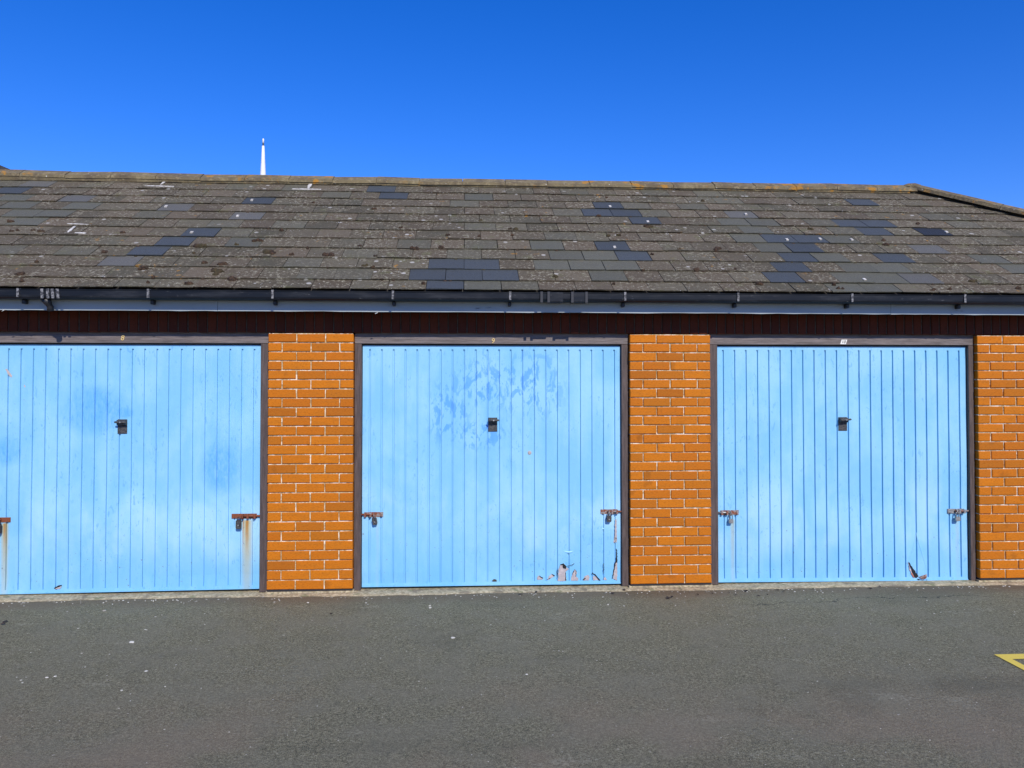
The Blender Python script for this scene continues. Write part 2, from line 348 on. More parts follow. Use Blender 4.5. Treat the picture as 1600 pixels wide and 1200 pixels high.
def pier(x0, x1, single=True):
    w = x1-x0; bm = bmesh.new(); box(bm, x0+.004, x1-.004, .0105, .22, ZB-.002, ZT+.006)
    po = obj('brick_pier', bm, M['mortar'], garage)
    st = (w+JT)/3-JT; hd = (st-JT)/2
    joined = None if single else bmesh.new()
    for i in range(ROWS):
        zc = ZS[i]-ROW_H[i]/2; runs = []; q = x0
        lens = [st]*3 if i % 2 == 0 else [hd, st, st, hd]
        for k, L in enumerate(lens):
            runs.append((q+L/2, L)); q += L+JT
        for cx, L in runs:
            loc = (cx+random.uniform(-.0012, .0012), random.uniform(-.0015, .0018), zc+random.uniform(-.001, .001))
            if single:
                b = place('brick', brick_for(L, random.randrange(6)), None, po, loc, (random.uniform(-.006, .006), random.uniform(-.004, .004), random.uniform(-.006, .006)))
                b.scale = (1, 1, ROW_H[i]/HMEAN)
            else:
                m = brick_for(L, random.randrange(6)); t = bmesh.new(); t.from_mesh(m); bmesh.ops.translate(t, verts=t.verts, vec=loc)
                tm = bpy.data.meshes.new('tmp'); t.to_mesh(tm); t.free(); joined.from_mesh(tm); bpy.data.meshes.remove(tm)
    if joined:
        tag(place('bricks', mesh_of(joined, 'bricks'), M['brick'], po), kind='stuff')
    # thin dark damp course and footing below the bricks
    bm = bmesh.new(); box(bm, x0+.002, x1-.002, .004, .20, ZB-.016, ZB-.003); obj('damp_course', bm, M['felt'], po)
    bm = bmesh.new(); box(bm, x0-.01, x1+.01, .006, .24, GZ-.1, ZB-.0165); obj('footing', bm, M['concrete'], po)
    return po
DOOR_Y, FRAME_Y = .078, .045
# clear openings run from pier to pier; the outer piers follow the same spacing
XA1 = XL0-(XM0-XL1); XA0 = XA1-PW
XR1 = XR0+PW; XZ0 = XR1+(XR0-XM1); XZ1 = XZ0+PW
pier(XL0, XL1); pier(XM0, XM1); pier(XR0, XR1)
pier(XA0, XA1, False); pier(XZ0, XZ1, False)

# soldier course above the openings
SZ0, SH = ZT+.012, .205
bm = bmesh.new(); box(bm, XA0, XZ1, .0085, .10, SZ0+.003, SZ0+SH); sc = obj('soldier_course', bm, M['shademortar'], garage)
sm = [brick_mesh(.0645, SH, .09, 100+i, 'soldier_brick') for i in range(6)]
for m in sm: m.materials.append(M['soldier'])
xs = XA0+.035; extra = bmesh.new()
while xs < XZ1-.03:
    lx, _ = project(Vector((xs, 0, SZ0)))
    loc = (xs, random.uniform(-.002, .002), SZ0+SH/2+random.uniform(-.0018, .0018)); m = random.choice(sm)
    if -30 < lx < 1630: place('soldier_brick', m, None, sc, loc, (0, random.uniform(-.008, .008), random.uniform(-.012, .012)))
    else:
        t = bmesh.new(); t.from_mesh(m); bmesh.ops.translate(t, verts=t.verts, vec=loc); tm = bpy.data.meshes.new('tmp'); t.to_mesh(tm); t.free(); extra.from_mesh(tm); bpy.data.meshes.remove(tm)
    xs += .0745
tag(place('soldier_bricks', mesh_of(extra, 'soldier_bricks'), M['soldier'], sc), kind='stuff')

# back, ends and core of the block
BX0, BX1, BY1 = XA0-3.2, XZ1, 4.35
for nm, q in (('back_wall', (BX0, BX1, BY1-.2, BY1, GZ, 2.2)), ('end_wall', (BX1-.2, BX1, .24, BY1-.202, GZ, 2.2)), ('end_wall', (BX0, BX0+.2, .24, BY1-.202, GZ, 2.2)), ('front_wall', (BX0, XA0-.003, .0, .22, GZ, 2.2))):
    bm = bmesh.new(); box(bm, *q); obj(nm, bm, M['render'], garage)
bm = bmesh.new(); box(bm, BX0+.2, BX1-.2, .24, BY1-.2, GZ+.004, GZ+.012); obj('garage_floor', bm, M['concrete'], garage)
bm = bmesh.new(); box(bm, BX0, BX1, .103, .22, SZ0-.001, 2.30); obj('lintel', bm, M['soffit'], garage)

# ------------------------------------------------------------------ doors and frames
HEAD_T = ZT+.004
def text_mesh(s, size, depth=.002):
    cu = bpy.data.curves.new('digits', 'FONT'); cu.body = s; cu.size = size; cu.extrude = depth; cu.align_x = 'CENTER'; cu.align_y = 'CENTER'
    o = bpy.data.objects.new('digits_tmp', cu); C.objects.link(o); dg = bpy.context.evaluated_depsgraph_get(); dg.update()
    me = bpy.data.meshes.new_from_object(o.evaluated_get(dg)); bpy.data.objects.remove(o); return me
def frame(x0, x1, d0, d1, number=None, plate=False, npx=None, npy=None):
    """brown timber frame in the opening x0..x1 with the door between d0 and d1"""
    hb = P(770, 537.5, FRAME_Y).z
    def bar(name, mat, a, b, z0, z1, par, seed):
        rr = random.Random(seed); bm = bmesh.new(); box(bm, a, b, FRAME_Y, .19, z0, z1); bevel(bm, .003); return obj(name, bm, mat, par)
    f = bar('door_frame', M['head'], x0+.004, x1-.004, hb, HEAD_T+.03, garage, 1)
    bar('jamb', M['jamb'], x0+.004, d0-.004, GZ+.012, hb-.001, f, 2); bar('jamb', M['jamb'], d1+.004, x1-.004 if x1-d1 > .08 else x1-.004, GZ+.012, hb-.001, f, 3)
    bm = bmesh.new(); box(bm, d0-.004, d1+.004, .125, .19, hb-.035, hb-.0015); obj('door_stop', bm, M['head'], f)
    if number:
        c = P(npx, npy, FRAME_Y); me = text_mesh(number, .056 if not plate else .034)
        sh = Matrix.Shear('XZ', 4, (.28, 0)) if False else Matrix.Identity(4)
        me.transform(Matrix(((1, .16, 0, 0), (0, 0, -1, 0), (0, 1, 0, 0), (0, 0, 0, 1))))
        if plate:
            bm = bmesh.new(); w, h = .024, .0185
            prism(bm, [Vector((-w-.006, 0, -h)), Vector((w-.006, 0, -h)), Vector((w+.006, 0, h)), Vector((-w+.006, 0, h))], Vector((0, .002, 0)))
            pl = obj('number_plate', bm, M['plate'], f, loc=(c.x, FRAME_Y-.004, c.z))
            d = place('number_digits', me, M['hw'], f, (c.x, FRAME_Y-.0045, c.z))
        else:
            place('number_digits', me, M['brass'], f, (c.x, FRAME_Y-.003, c.z))
    return f

def door(d0, d1, zb0, zb1, zt, seed, offs):
    """up-and-over steel door: flats between narrow pressed flutes, plain rails top and bottom"""
    rr = random.Random(seed); bm = bmesh.new(); NG = 22; y0 = DOOR_Y; gd = .0135; gw = .0140; NV = 22
    g0, g1 = offs; gs = [g0+(g1-g0)*i/(NG-1) for i in range(NG)]
    zb = lambda x: zb0+(zb1-zb0)*(x-d0)/(d1-d0)
    rt = .030; rb = .028; ph = [rr.uniform(0, 6.28) for _ in range(8)]
    def dz(x, z):   # slight oil-canning of thin sheet
        return .0028*(sin(3.1*x+ph[0]+2.2*z)+.7*sin(7.3*z+ph[1]+1.7*x)+.5*sin(17*x+ph[2]))*(.4+.6*max(0, 1.2-z))
    def zrow(x, k):
        a = zb(x)+rb; b = zt-rt; return a+(b-a)*k/NV
    edges = [d0]+[e for g in gs for e in (g-gw/2, g+gw/2)]+[d1]
    def col(x, dy=0):
        r = []
        for k in range(NV+1):
            z = zrow(x, k); r.append(bm.verts.new((x, y0+dy+(dz(x, z) if 0 < k < NV else 0), z)))
        return r
    tops, bots = [], []
    prev = None
    flat_cols = []
    for i in range(0, len(edges), 2):
        a, b = edges[i], edges[i+1]; m = (a+b)/2
        cs = [col(a), col(m, -.0006), col(b)]
        for c0, c1 in zip(cs, cs[1:]):
            for k in range(NV): bm.faces.new((c0[k], c1[k], c1[k+1], c0[k+1]))
        flat_cols.append(cs)
    for i in range(len(gs)):
        L = flat_cols[i][2]; R = flat_cols[i+1][0]; g = gs[i]
        gl = [bm.verts.new((v.co.x+.0022, v.co.y+gd, v.co.z)) for v in L]; gr = [bm.verts.new((v.co.x-.0022, v.co.y+gd, v.co.z)) for v in R]
        for k in range(NV):
            bm.faces.new((L[k], gl[k], gl[k+1], L[k+1])); bm.faces.new((gl[k], gr[k], gr[k+1], gl[k+1])); bm.faces.new((gr[k], R[k], R[k+1], gr[k+1]))
        bm.faces.new((L[NV], gl[NV], gr[NV], R[NV])); bm.faces.new((L[0], gl[0], gr[0], R[0]))
    # rails
    top_row = [c[NV] for cs in flat_cols for c in cs]; bot_row = [c[0] for cs in flat_cols for c in cs]
    tv = [bm.verts.new((v.co.x, y0-.001, zt)) for v in top_row]; bv = [bm.verts.new((v.co.x, y0-.0015, zb(v.co.x)+.004)) for v in bot_row]
    bl = [bm.verts.new((v.co.x, y0+.03, v.co.z-.003)) for v in bv]; tl = [bm.verts.new((v.co.x, y0+.03, zt)) for v in tv]
    for i in range(len(tv)-1):
        bm.faces.new((top_row[i], top_row[i+1], tv[i+1], tv[i])); bm.faces.new((bv[i], bv[i+1], bot_row[i+1], bot_row[i]))
        bm.faces.new((bl[i], bl[i+1], bv[i+1], bv[i])); bm.faces.new((tv[i], tv[i+1], tl[i+1], tl[i]))
    for cs, tvi, bvi in ((flat_cols[0][0], tv[0], bv[0]), (flat_cols[-1][2], tv[-1], bv[-1])):   # side returns
        ch = [bvi]+cs+[tvi]; bk = [bm.verts.new((v.co.x, y0+.03, v.co.z)) for v in ch]
        for i in range(len(ch)-1): bm.faces.new((ch[i], bk[i], bk[i+1], ch[i+1]))
    me = mesh_of(bm, 'garage_door'); o = place('garage_door', me, M['enamel'], garage)
    # steel bottom lip
    bm = bmesh.new(); prism(bm, [Vector((d0, y0-.006, zb(d0)-.001)), Vector((d1, y0-.006, zb(d1)-.001)), Vector((d1, y0-.006, zb(d1)+.009)), Vector((d0, y0-.006, zb(d0)+.009))], Vector((0, .0042, 0)))
    obj('bottom_lip', bm, M['enamel'], o)
    return o

ZD = P(770, 540.3, DOOR_Y).z
def X(px, py=720, Y=None): return P(px, py, DOOR_Y if Y is None else Y).x
dr1 = X(407.2); wide = 2.062
D1 = (dr1-wide, dr1); D2 = (X(566.2), X(969.5)); D3 = (X(1120.5), X(1510.5))
wide = D2[1]-D2[0]; D1 = (dr1-wide, dr1); D4 = (D3[0]+(XZ0-XR0), D3[1]+(XZ0-XR0))
def offs(D, a, b): return (D[0]+a, D[0]+a+b)
gsp = X(959.5)-X(578)
O2 = (X(577.5), X(960)); O3 = (X(1130.5), X(1500)); O1 = (X(396.5)-(O2[1]-O2[0]), X(396.5)); O4 = (O3[0]+D4[0]-D3[0], O3[1]+D4[0]-D3[0])
zb = lambda px, py: P(px, py, DOOR_Y).z
door1 = door(*D1, zb(0, 928.5), zb(404, 919.5), ZD, 1, O1)
door2 = door(*D2, zb(566, 917), zb(969, 911.5), ZD, 2, O2)
door3 = door(*D3, zb(1123, 909.5), zb(1512, 906.5), ZD, 3, O3)
door4 = door(*D4, .0, .0, ZD, 4, O4)
frame(XA1, XL0, *D1, '8', False, 192, 528.3); frame(XL1, XM0, *D2, '9', False, 770.5, 533); frame(XM1, XR0, *D3, '10', True, 1318, 534.3); frame(XR1, XZ0, *D4)

# threshold: concrete strip on which doors close
bm = bmesh.new(); NSEG = 160
xa, xb = BX0, XZ1; top, fr = [], []
rr = random.Random(3)
for i in range(NSEG+1):
    xx = xa+(xb-xa)*i/NSEG; w = -.055+rr.uniform(-.012, .012)+.012*sin(xx*2.3); top.append((xx, w)); 
def thr_z(xx): return -.0175+.0015*sin(xx*5)
rows = [[bm.verts.new((q[0], .24, thr_z(q[0]))) for q in top], [bm.verts.new((q[0], q[1]+.03, thr_z(q[0])-.002+rr.uniform(-.001, .001))) for q in top], [bm.verts.new((q[0], q[1], GZ+.002)) for q in top], [bm.verts.new((q[0], q[1]-.006, GZ-.02)) for q in top]]
for a_, b_ in zip(rows, rows[1:]):
    for i in range(NSEG): bm.faces.new((a_[i], a_[i+1], b_[i+1], b_[i]))
tag(obj('concrete_threshold', bm, M['concrete']), 'pale crumbling concrete strip along the foot of the garage doors', 'threshold', kind='structure')

# ------------------------------------------------------------------ handles
def handle(par, px, py, tilt):
    c = P(px, py, DOOR_Y); y = DOOR_Y
    bm = bmesh.new(); box(bm, c.x-.036, c.x+.036, y-.006, y+.002, c.z-.058, c.z+.054); bevel(bm, .002); hp = obj('handle_plate', bm, M['hw'], par)
    bm = bmesh.new(); box(bm, c.x-.033, c.x+.033, y-.034, y-.0062, c.z+.012, c.z+.050); bevel(bm, .003); obj('handle_boss', bm, M['hw'], par)
    bm = bmesh.new(); q = Vector((cos(tilt), 0, sin(tilt)))
    k = Vector((c.x+.004, y-.052, c.z+.034)); tube(bm, [k-q*.045, k-q*.040, k+q*.040, k+q*.045], [.004, .0075, .0075, .004], 8)
    tube(bm, [k, k+Vector((0, .02, 0))], .009, 8); obj('t_handle', bm, M['hw'], par, True)
    bm = bmesh.new(); tube(bm, [k+Vector((.001, -.006, 0)), k+Vector((.001, -.011, 0))], .006, 8); obj('key_barrel', bm, M['steel'], par)
handle(door1, 191.5, 666, -.02); handle(door2, 770, 663, .03); handle(door3, 1316.5, 662, .10)

# ------------------------------------------------------------------ slide bolts and padlocks
def bolt(par, pxa, pxb, py, mat, to_left, rod_mat):
    """back plate with a sliding rod pointing at the jamb"""
    a = P(pxa, py, DOOR_Y); b = P(pxb, py, DOOR_Y); y = DOOR_Y
    jamb = a if to_left else b; free = b if to_left else a; sgn = 1 if to_left else -1
    bm = bmesh.new(); x0, x1 = sorted((jamb.x+sgn*.012, free.x)); z = a.z
    box(bm, x0, x1, y-.005, y-.001, z-.019, z+.019); bevel(bm, .0012); pl = obj('slide_bolt', bm, mat, par)
    L = abs(free.x-jamb.x); mid = jamb.x+sgn*L*.56
    bm = bmesh.new(); tube(bm, [(jamb.x-sgn*.016, y-.017, z+.003), (mid+sgn*.01, y-.017, z+.003)], .0075, 8); obj('bolt_rod', bm, rod_mat, par, True)
    for t in (.10, .36, .90):
        xx = jamb.x+sgn*L*t+sgn*.004; bm = bmesh.new()
        box(bm, xx-.008, xx+.008, y-.028 if t < .8 else y-.008, y-.0052, z-.017, z+.016); bevel(bm, .002); obj('bolt_keeper', bm, mat, par)
    for t in (.3, .88):
        xx = jamb.x+sgn*L*t; bm = bmesh.new(); tube(bm, [(xx, y-.005, z-.016), (xx, y-.010, z-.016)], .006, 6); obj('bolt_screw', bm, M['hw'], par)
    st = Vector((mid, y-.026, z-.004)); bm = bmesh.new()      # staple the padlock hangs from
    tube(bm, [st+Vector((0, .022, .016)), st+Vector((0, -.004, .014)), st+Vector((0, -.010, 0)), st+Vector((0, -.004, -.014)), st+Vector((0, .022, -.016))], .0045, 6); obj('staple', bm, mat, par, True)
    return st
def padlock(st, w, h, mat, label, roll=0.0, sh=.026, dx=0.0, shm=None):
    """laminated body on a bent shackle, hanging from a staple"""
    w *= 1.18; h *= 1.18
    o_loc = Vector((st.x+dx, st.y-.004, st.z-.004))
    bm = bmesh.new(); t = .011
    out = [(-w*.42, 0), (w*.42, 0), (w*.5, -h*.12), (w*.5, -h*.88), (w*.36, -h), (-w*.36, -h), (-w*.5, -h*.88), (-w*.5, -h*.12)]
    prism(bm, [Vector((p[0], -t, p[1]-sh)) for p in out], Vector((0, 2*t, 0))); bevel(bm, .0015)
    b = obj('padlock', bm, mat, loc=o_loc); b.rotation_euler = (radians(2), roll, 0)
    bm = bmesh.new(); r = w*.30; pts = [Vector((-r, 0, -sh-.006)), Vector((-r, 0, -.006))]+[Vector((-r*cos(pi*k/6), 0, -.006+r*sin(pi*k/6)*.9)) for k in range(1, 6)]+[Vector((r, 0, -.006)), Vector((r, 0, -sh-.006))]
    tube(bm, pts, .0036, 6); obj('shackle', bm, shm or M['steel'], b, True)
    bm = bmesh.new(); tube(bm, [(0, -t-.0002, -sh-h*.55), (0, -t-.002, -sh-h*.55)], w*.14, 8); obj('key_cover', bm, M['steel'], b)
    tag(b, label, 'padlock', 'padlocks on the garage door bolts')
s = bolt(door1, -19, 17, 812.5, M['rust'], True, M['rust']); padlock(s, .036, .062, M['hw'], 'black padlock under the rusty bolt at the far left edge of the picture', .05, .02, shm=M['hw'])
s = bolt(door1, 362, 404, 806.5, M['rust'], False, M['rust']); padlock(s, .034, .058, M['hw'], 'tall black padlock beside the long rust streak, left of the first brick pier', .02, .018, -.028, shm=M['hw'])
s = bolt(door2, 567, 599, 804, M['halfrust'], True, M['rust']); padlock(s, .030, .044, M['hw'], 'small dark padlock tilted on the left bolt of the middle door', -.16, .016, shm=M['rust'])
s = bolt(door2, 938, 967, 799.5, M['halfrust'], False, M['halfrust']); padlock(s, .032, .042, M['hw'], 'dark grey padlock on the right bolt of the middle door, above the torn edge', .03, .020)
s = bolt(door3, 1123, 1154, 801, M['halfrust'], True, M['steel']); padlock(s, .030, .028, M['steel'], 'silver padlock on a long shackle at the left side of door 10', .03, .040)
s = bolt(door3, 1480, 1508, 798.5, M['steel'], False, M['halfrust']); padlock(s, .033, .030, M['steel'], 'square silver padlock at the right side of door 10', -.04, .034)

# ------------------------------------------------------------------ damage on the doors
def patch(par, name, pts, mat, th=.0025, proud=.004):
    r3 = random.Random(int(sum(p[0]*7+p[1]*3 for p in pts))); ragged = []
    for i, a_ in enumerate(pts):                      # ragged outline: broken edges, not clean cuts
        b_ = pts[(i+1) % len(pts)]; L = math.hypot(b_[0]-a_[0], b_[1]-a_[1]); k_ = max(1, int(L/1.8)); ragged.append(a_)
        for j in range(1, k_):
            u = j/k_; amp = min(.55, L*.10); ragged.append((a_[0]+(b_[0]-a_[0])*u+r3.uniform(-amp, amp), a_[1]+(b_[1]-a_[1])*u+r3.uniform(-amp, amp)))
    bm = bmesh.new(); prism(bm, [P(px, py, DOOR_Y-proud) for px, py in ragged], Vector((0, th, 0))); return obj(name, bm, mat, par)
def crease(par, pts, w=.010, h=.006):
    bm = bmesh.new(); rows_ = []
    for i, (px, py) in enumerate(pts):
        q = P(px, py, DOOR_Y); t = P(*pts[min(i+1, len(pts)-1)], DOOR_Y)-P(*pts[max(i-1, 0)], DOOR_Y); nn_ = Vector((-t.z, 0, t.x)).normalized()
        k_ = sin(pi*(i+.35)/(len(pts)-.3)); rows_.append([bm.verts.new(q+nn_*w*k_+Vector((0, .002, 0))), bm.verts.new(q-Vector((0, h*k_, 0))), bm.verts.new(q-nn_*w*k_+Vector((0, .002, 0)))])
    for a_, b_ in zip(rows_, rows_[1:]):
        for j in range(2): bm.faces.new((a_[j], a_[j+1], b_[j+1], b_[j]))
    obj('crease', bm, M['enamel'], par, True)
Z10 = lambda L: [(820+x/10, 840+y/10) for x, y in L]
for L in ([(215, 590), (285, 635), (275, 655), (200, 662), (190, 630)], [(420, 570), (470, 600), (400, 640), (350, 660), (375, 605)],
          [(555, 425), (610, 405), (655, 470), (690, 490), (640, 530), (632, 590), (650, 640), (640, 680), (515, 680), (528, 600), (525, 500)],
          [(785, 500), (815, 540), (805, 610), (840, 640), (830, 672), (725, 675), (735, 600), (750, 560)],
          [(905, 668), (940, 600), (990, 580), (1015, 620), (1000, 668)], [(1070, 600), (1110, 610), (1150, 668), (1065, 668)], [(1235, 630), (1262, 620), (1285, 662), (1232, 662)]):
    patch(door2, 'bare_patch', Z10(L), M['filler'])
for L in ([(222, 594), (290, 632), (284, 641), (228, 606)], [(420, 562), (470, 598), (462, 606), (424, 578)], [(345, 655), (400, 625), (402, 634), (350, 664)], [(555, 418), (605, 402), (655, 455), (640, 490), (600, 480), (590, 432), (560, 432)], [(670, 436), (735, 425), (770, 398), (774, 406), (738, 434), (672, 445)],
          [(632, 545), (641, 545), (648, 672), (636, 672)], [(797, 500), (806, 520), (803, 610), (792, 612), (798, 540)], [(1052, 545), (1100, 570), (1140, 620), (1185, 668), (1165, 672), (1125, 630), (1090, 585), (1050, 560)], [(500, 480), (512, 520), (512, 640), (500, 600)], [(740, 570), (780, 495), (785, 500), (748, 575)],
          [(1412, 370), (1425, 380), (1375, 640), (1362, 640)], [(1430, 170), (1444, 200), (1446, 400), (1425, 380)], [(1232, 400), (1238, 400), (1238, 560), (1231, 560)], [(905, 655), (950, 630), (952, 638), (910, 664)]):
    patch(door2, 'paint_crack', Z10(L), M['void'], .002, .0058)
patch(door2, 'bent_edge', Z10([(1385, 75), (1400, 0), (1438, 0), (1440, 75)]), M['filler'], .002, .004)
patch(door2, 'bent_edge', Z10([(1412, 400), (1446, 380), (1444, 672), (1380, 640)]), M['filler'], .002, .004)
patch(door2, 'bent_edge', [(961, 812), (963.5, 811), (964, 848), (960.5, 846)], M['filler'], .002, .004)
for d_, L in ((door3, [(1432, 832), (1435, 846), (1440, 862), (1445, 880), (1449, 895)]), (door3, [(1431, 836), (1429, 850), (1426, 860), (1422, 870)]), (door2, [(880, 861), (886, 863), (892, 863), (896, 861)]), (door2, [(937, 826), (941, 826.5), (945, 826)]), (door2, [(886, 885), (893, 883), (898, 880)]), (door1, [(178, 868), (181, 866), (184, 864)])):
    crease(d_, L)
bm = bmesh.new(); c = P(827.5, 707.5, DOOR_Y-.003); bmesh.ops.create_cone(bm, cap_ends=True, segments=12, radius1=.016, radius2=.010, depth=.004, matrix=Matrix.Translation(c) @ Matrix.Rotation(pi/2, 4, 'X')); obj('chipped_dent', bm, M['filler'], door2)
patch(door1, 'paint_chip', [(8, 577), (11, 576), (16, 583), (19, 587), (18, 590), (14, 587)], M['filler'], .001, .0022)
patch(door1, 'paint_chip', [(37, 601), (39, 602), (40, 605), (38, 605)], M['filler'], .001, .0022)
patch(door1, 'paint_crack', [(84, 919), (90, 915.5), (97, 914), (92, 918), (88, 921.5)], M['void'], .001, .0040)
patch(door1, 'bare_patch', [(86, 920), (92, 917.5), (97, 915.5), (93, 920.5)], M['filler'], .001, .0054)
patch(door2, 'paint_chip', [(768, 908), (771, 905), (776, 906), (776, 909)], M['hw'], .001, .0030)
K = 11.43; Z11 = lambda L: [(1400+x/K, 840+y/K) for x, y in L]
patch(door3, 'tear_opening', Z11([(220, 425), (260, 480), (330, 580), (405, 690), (370, 722), (335, 712), (280, 580)]), M['void'], .002, .0045)
patch(door3, 'torn_flap', Z11([(221, 440), (258, 560), (338, 722), (300, 700), (244, 580)]), M['torn'], .002, .007)
bm = bmesh.new(); A = Z11([(410, 700), (470, 680), (550, 650), (552, 700), (540, 735), (460, 745)]); dep = [.010, .022, .028, .030, .016, .010]
bm.faces.new([bm.verts.new(P(px, py, DOOR_Y-d)) for (px, py), d in zip(A, dep)]); bmesh.ops.solidify(bm, geom=bm.faces[:], thickness=.0015); obj('torn_flap', bm, M['torn'], door3)
patch(door3, 'tear_opening', Z11([(380, 735), (440, 752), (560, 748), (555, 762), (390, 764)]), M['void'], .001, .0075)

# ------------------------------------------------------------------ eaves: soffit, fascia, gutter
FY, GY = -.20, -.31
FZ0 = 2.156; FZ1 = 2.30; GZ0, GZ1 = 2.232, 2.2985
EX0, EX1 = BX0-.2, None
# ridge end and hip from the sighting of the ridge apex
RX, RS = RF(1428, 292); APEX_S = RF(700, 288.5)[1]; APEX = roof_pt(0, APEX_S)
RUN = APEX.y-ROOF_Y; RX = P(1426, 290, APEX.y).x; EX1 = RX+RUN
joints = [X(-420), P(340, 478, FY).x, P(1392, 481, FY).x, EX1]
for a_, b_ in zip(joints, joints[1:]):
    bm = bmesh.new(); nn = 40; rr = random.Random(int(a_*100))
    lo = [Vector((a_+.0015+(b_-a_-.003)*i/nn, FY, FZ0+rr.uniform(-.0025, .0025))) for i in range(nn+1)]
    vs = [[bm.verts.new(p+Vector((0, dy, 0))) for p in lo]+[bm.verts.new(Vector((p.x, FY+dy, FZ1))) for p in reversed(lo)] for dy in (0, .02)]
    for r_ in vs: bm.faces.new(r_)
    m_ = len(vs[0])
    for i in range(m_): bm.faces.new((vs[0][i], vs[0][(i+1) % m_], vs[1][(i+1) % m_], vs[1][i]))
    obj('fascia_board', bm, M['fascia'], garage)
bm = bmesh.new(); box(bm, joints[0], EX1, FY+.021, .102, FZ0+.012, FZ0+.024); obj('soffit', bm, M['soffit'], garage)
bm = bmesh.new(); yb = FY-.003; prof = [(yb, GZ1+.004), (yb, GZ0+.006), (yb-.008, GZ0), (GY+.014, GZ0), (GY+.003, GZ0+.008), (GY, GZ0+.02), (GY-.001, GZ1-.006), (GY-.006, GZ1-.004), (GY-.006, GZ1), (GY+.004, GZ1), (GY+.0035, GZ0+.014), (yb-.006, GZ0+.006), (yb-.003, GZ1+.004)]
prism(bm, [Vector((joints[0], q[0], q[1])) for q in prof], Vector((EX1-joints[0]+.1, 0, 0))); gut = obj('gutter', bm, M['gutter'], garage)
for px in (-170, 28.5, 232, 426, 614, 797, 976.5, 1153, 1331, 1507, 1690):
    c = P(px, 462, GY).x; bm = bmesh.new()
    box(bm, c-.008, c+.008, GY-.010, GY-.0015, GZ0+.008, GZ1+.006); box(bm, c-.008, c+.008, GY-.008, GY+.02, GZ1+.001, GZ1+.0055); obj('bracket_clip', bm, M['bracket'], gut)
    bm = bmesh.new(); box(bm, c-.012, c+.012, FY-.05, FY-.001, GZ0-.034, GZ0-.0008); bevel(bm, .005); obj('bracket_arm', bm, M['bracket_dark'], gut)
def union(px0, px1, clips):
    x0, x1 = P(px0, 465, GY).x, P(px1, 465, GY).x
    bm = bmesh.new(); box(bm, x0, x1, GY-.008, GY-.0025, GZ0-.002, GZ1+.003); box(bm, x0, x1, GY-.007, FY-.004, GZ0-.006, GZ0-.0012); bevel(bm, .0015); u = obj('gutter_union', bm, M['gutter'], gut)
    for q in clips:
        c = P(q, 465, GY).x; bm = bmesh.new(); box(bm, c-.011, c+.011, GY-.016, GY-.0085, GZ0-.012, GZ1+.006); bevel(bm, .002); obj('union_clip', bm, M['bracket_dark'], gut)
union(858, 880, (846, 857)); union(893, 917, (894, 916))
for px in (67, 76, 84, 92):
    c = P(px, 462, GY).x; bm = bmesh.new(); b_ = random.uniform(-.006, .006)
    prism(bm, [Vector((c-.010, GY-.010, GZ0)), Vector((c+.008, GY-.010, GZ0)), Vector((c+.006+b_, GY-.010, GZ1+.003)), Vector((c-.014+b_, GY-.010, GZ1+.003))], Vector((0, .007, 0))); obj('binding_strap', bm, M['bracket'], gut)
c = P(78, 476, FY-.04).x; bm = bmesh.new(); tube(bm, [(c-.02, FY-.07, GZ0+.002), (c-.006, FY-.052, GZ0-.03), (c, FY-.034, GZ0-.055), (c, FY-.034, GZ0-.085)], [.03, .026, .022, .022], 12); obj('outlet_stub', bm, M['bracket_dark'], gut, True)
for px, py in ((5, 485.5), (588, 489.5)):
    q = P(px, py, FY-.002); bm = bmesh.new(); bm.faces.new([bm.verts.new(q+Vector(d)) for d in ((-.012, 0, -.006), (.010, -.006, .002), (.014, -.004, .008), (-.004, .001, .004))]); bmesh.ops.solidify(bm, geom=bm.faces[:], thickness=.001); obj('paint_flake', bm, M['white'], garage)

# ------------------------------------------------------------------ roof
XW0 = joints[0]
TOP = roof_pt(0, APEX_S); BACKY = 2*APEX.y-ROOF_Y
bm = bmesh.new(); e0, e1 = Vector((XW0, ROOF_Y+.03, ROOF_Z-.015)), Vector((EX1-.03, ROOF_Y+.03, ROOF_Z-.015)); r0, r1 = Vector((XW0, APEX.y, APEX.z-.012)), Vector((RX, APEX.y, APEX.z-.012))
f0, f1 = Vector((XW0, BACKY, ROOF_Z)), Vector((EX1, BACKY, ROOF_Z))
vv = [bm.verts.new(p) for p in (e0, e1, r1, r0, f0, f1)]
bm.faces.new((vv[0], vv[1], vv[2], vv[3])); bm.faces.new((vv[3], vv[2], vv[5], vv[4])); bm.faces.new((vv[1], vv[5], vv[2])); bm.faces.new((vv[0], vv[3], vv[4])); bm.faces.new((vv[0], vv[1], vv[5], vv[4]))
roof = obj('roof', bm, M['slates'], garage)

CH = {'B': (.080, .092, .098), 'D': (.036, .042, .050), 'G': (.138, .136, .100), 'g': (.150, .146, .126)}
marks = dict(B=[(15,295),(412,312),(397,312),(307,362),(266,377),(222,392),(615,299),(614,307),(697,415),(754,416),(666,431),(725,431),(780,431),(695,449),(950,322),(935,334),(977,334),(1010,346),(957,385),(990,401),(805,432),(1355,315),(1337,347),(1380,348),(1375,361),(1222,373),(1272,373),(1262,387),(1255,402),(1407,404),(1242,417),(1232,434)],
  D=[(1472,361)], g=[(50,295),(105,307),(265,322),(380,336),(177,409),(1157,335),(1467,389),(1452,435)],
  G=[(15,306),(20,319),(115,319),(20,331),(72,331),(30,345),(375,379),(755,449),(740,310),(1150,347),(1187,347),(1177,360),(1167,373),(1197,385),(855,386),(885,401),(939,401),(862,416),(915,416),(972,417),(952,433),(1325,374),(1220,387),(1307,404),(1560,405),(1347,419),(1400,419),(1590,420),(1340,435),(1395,435),(1340,451),(1390,451)])
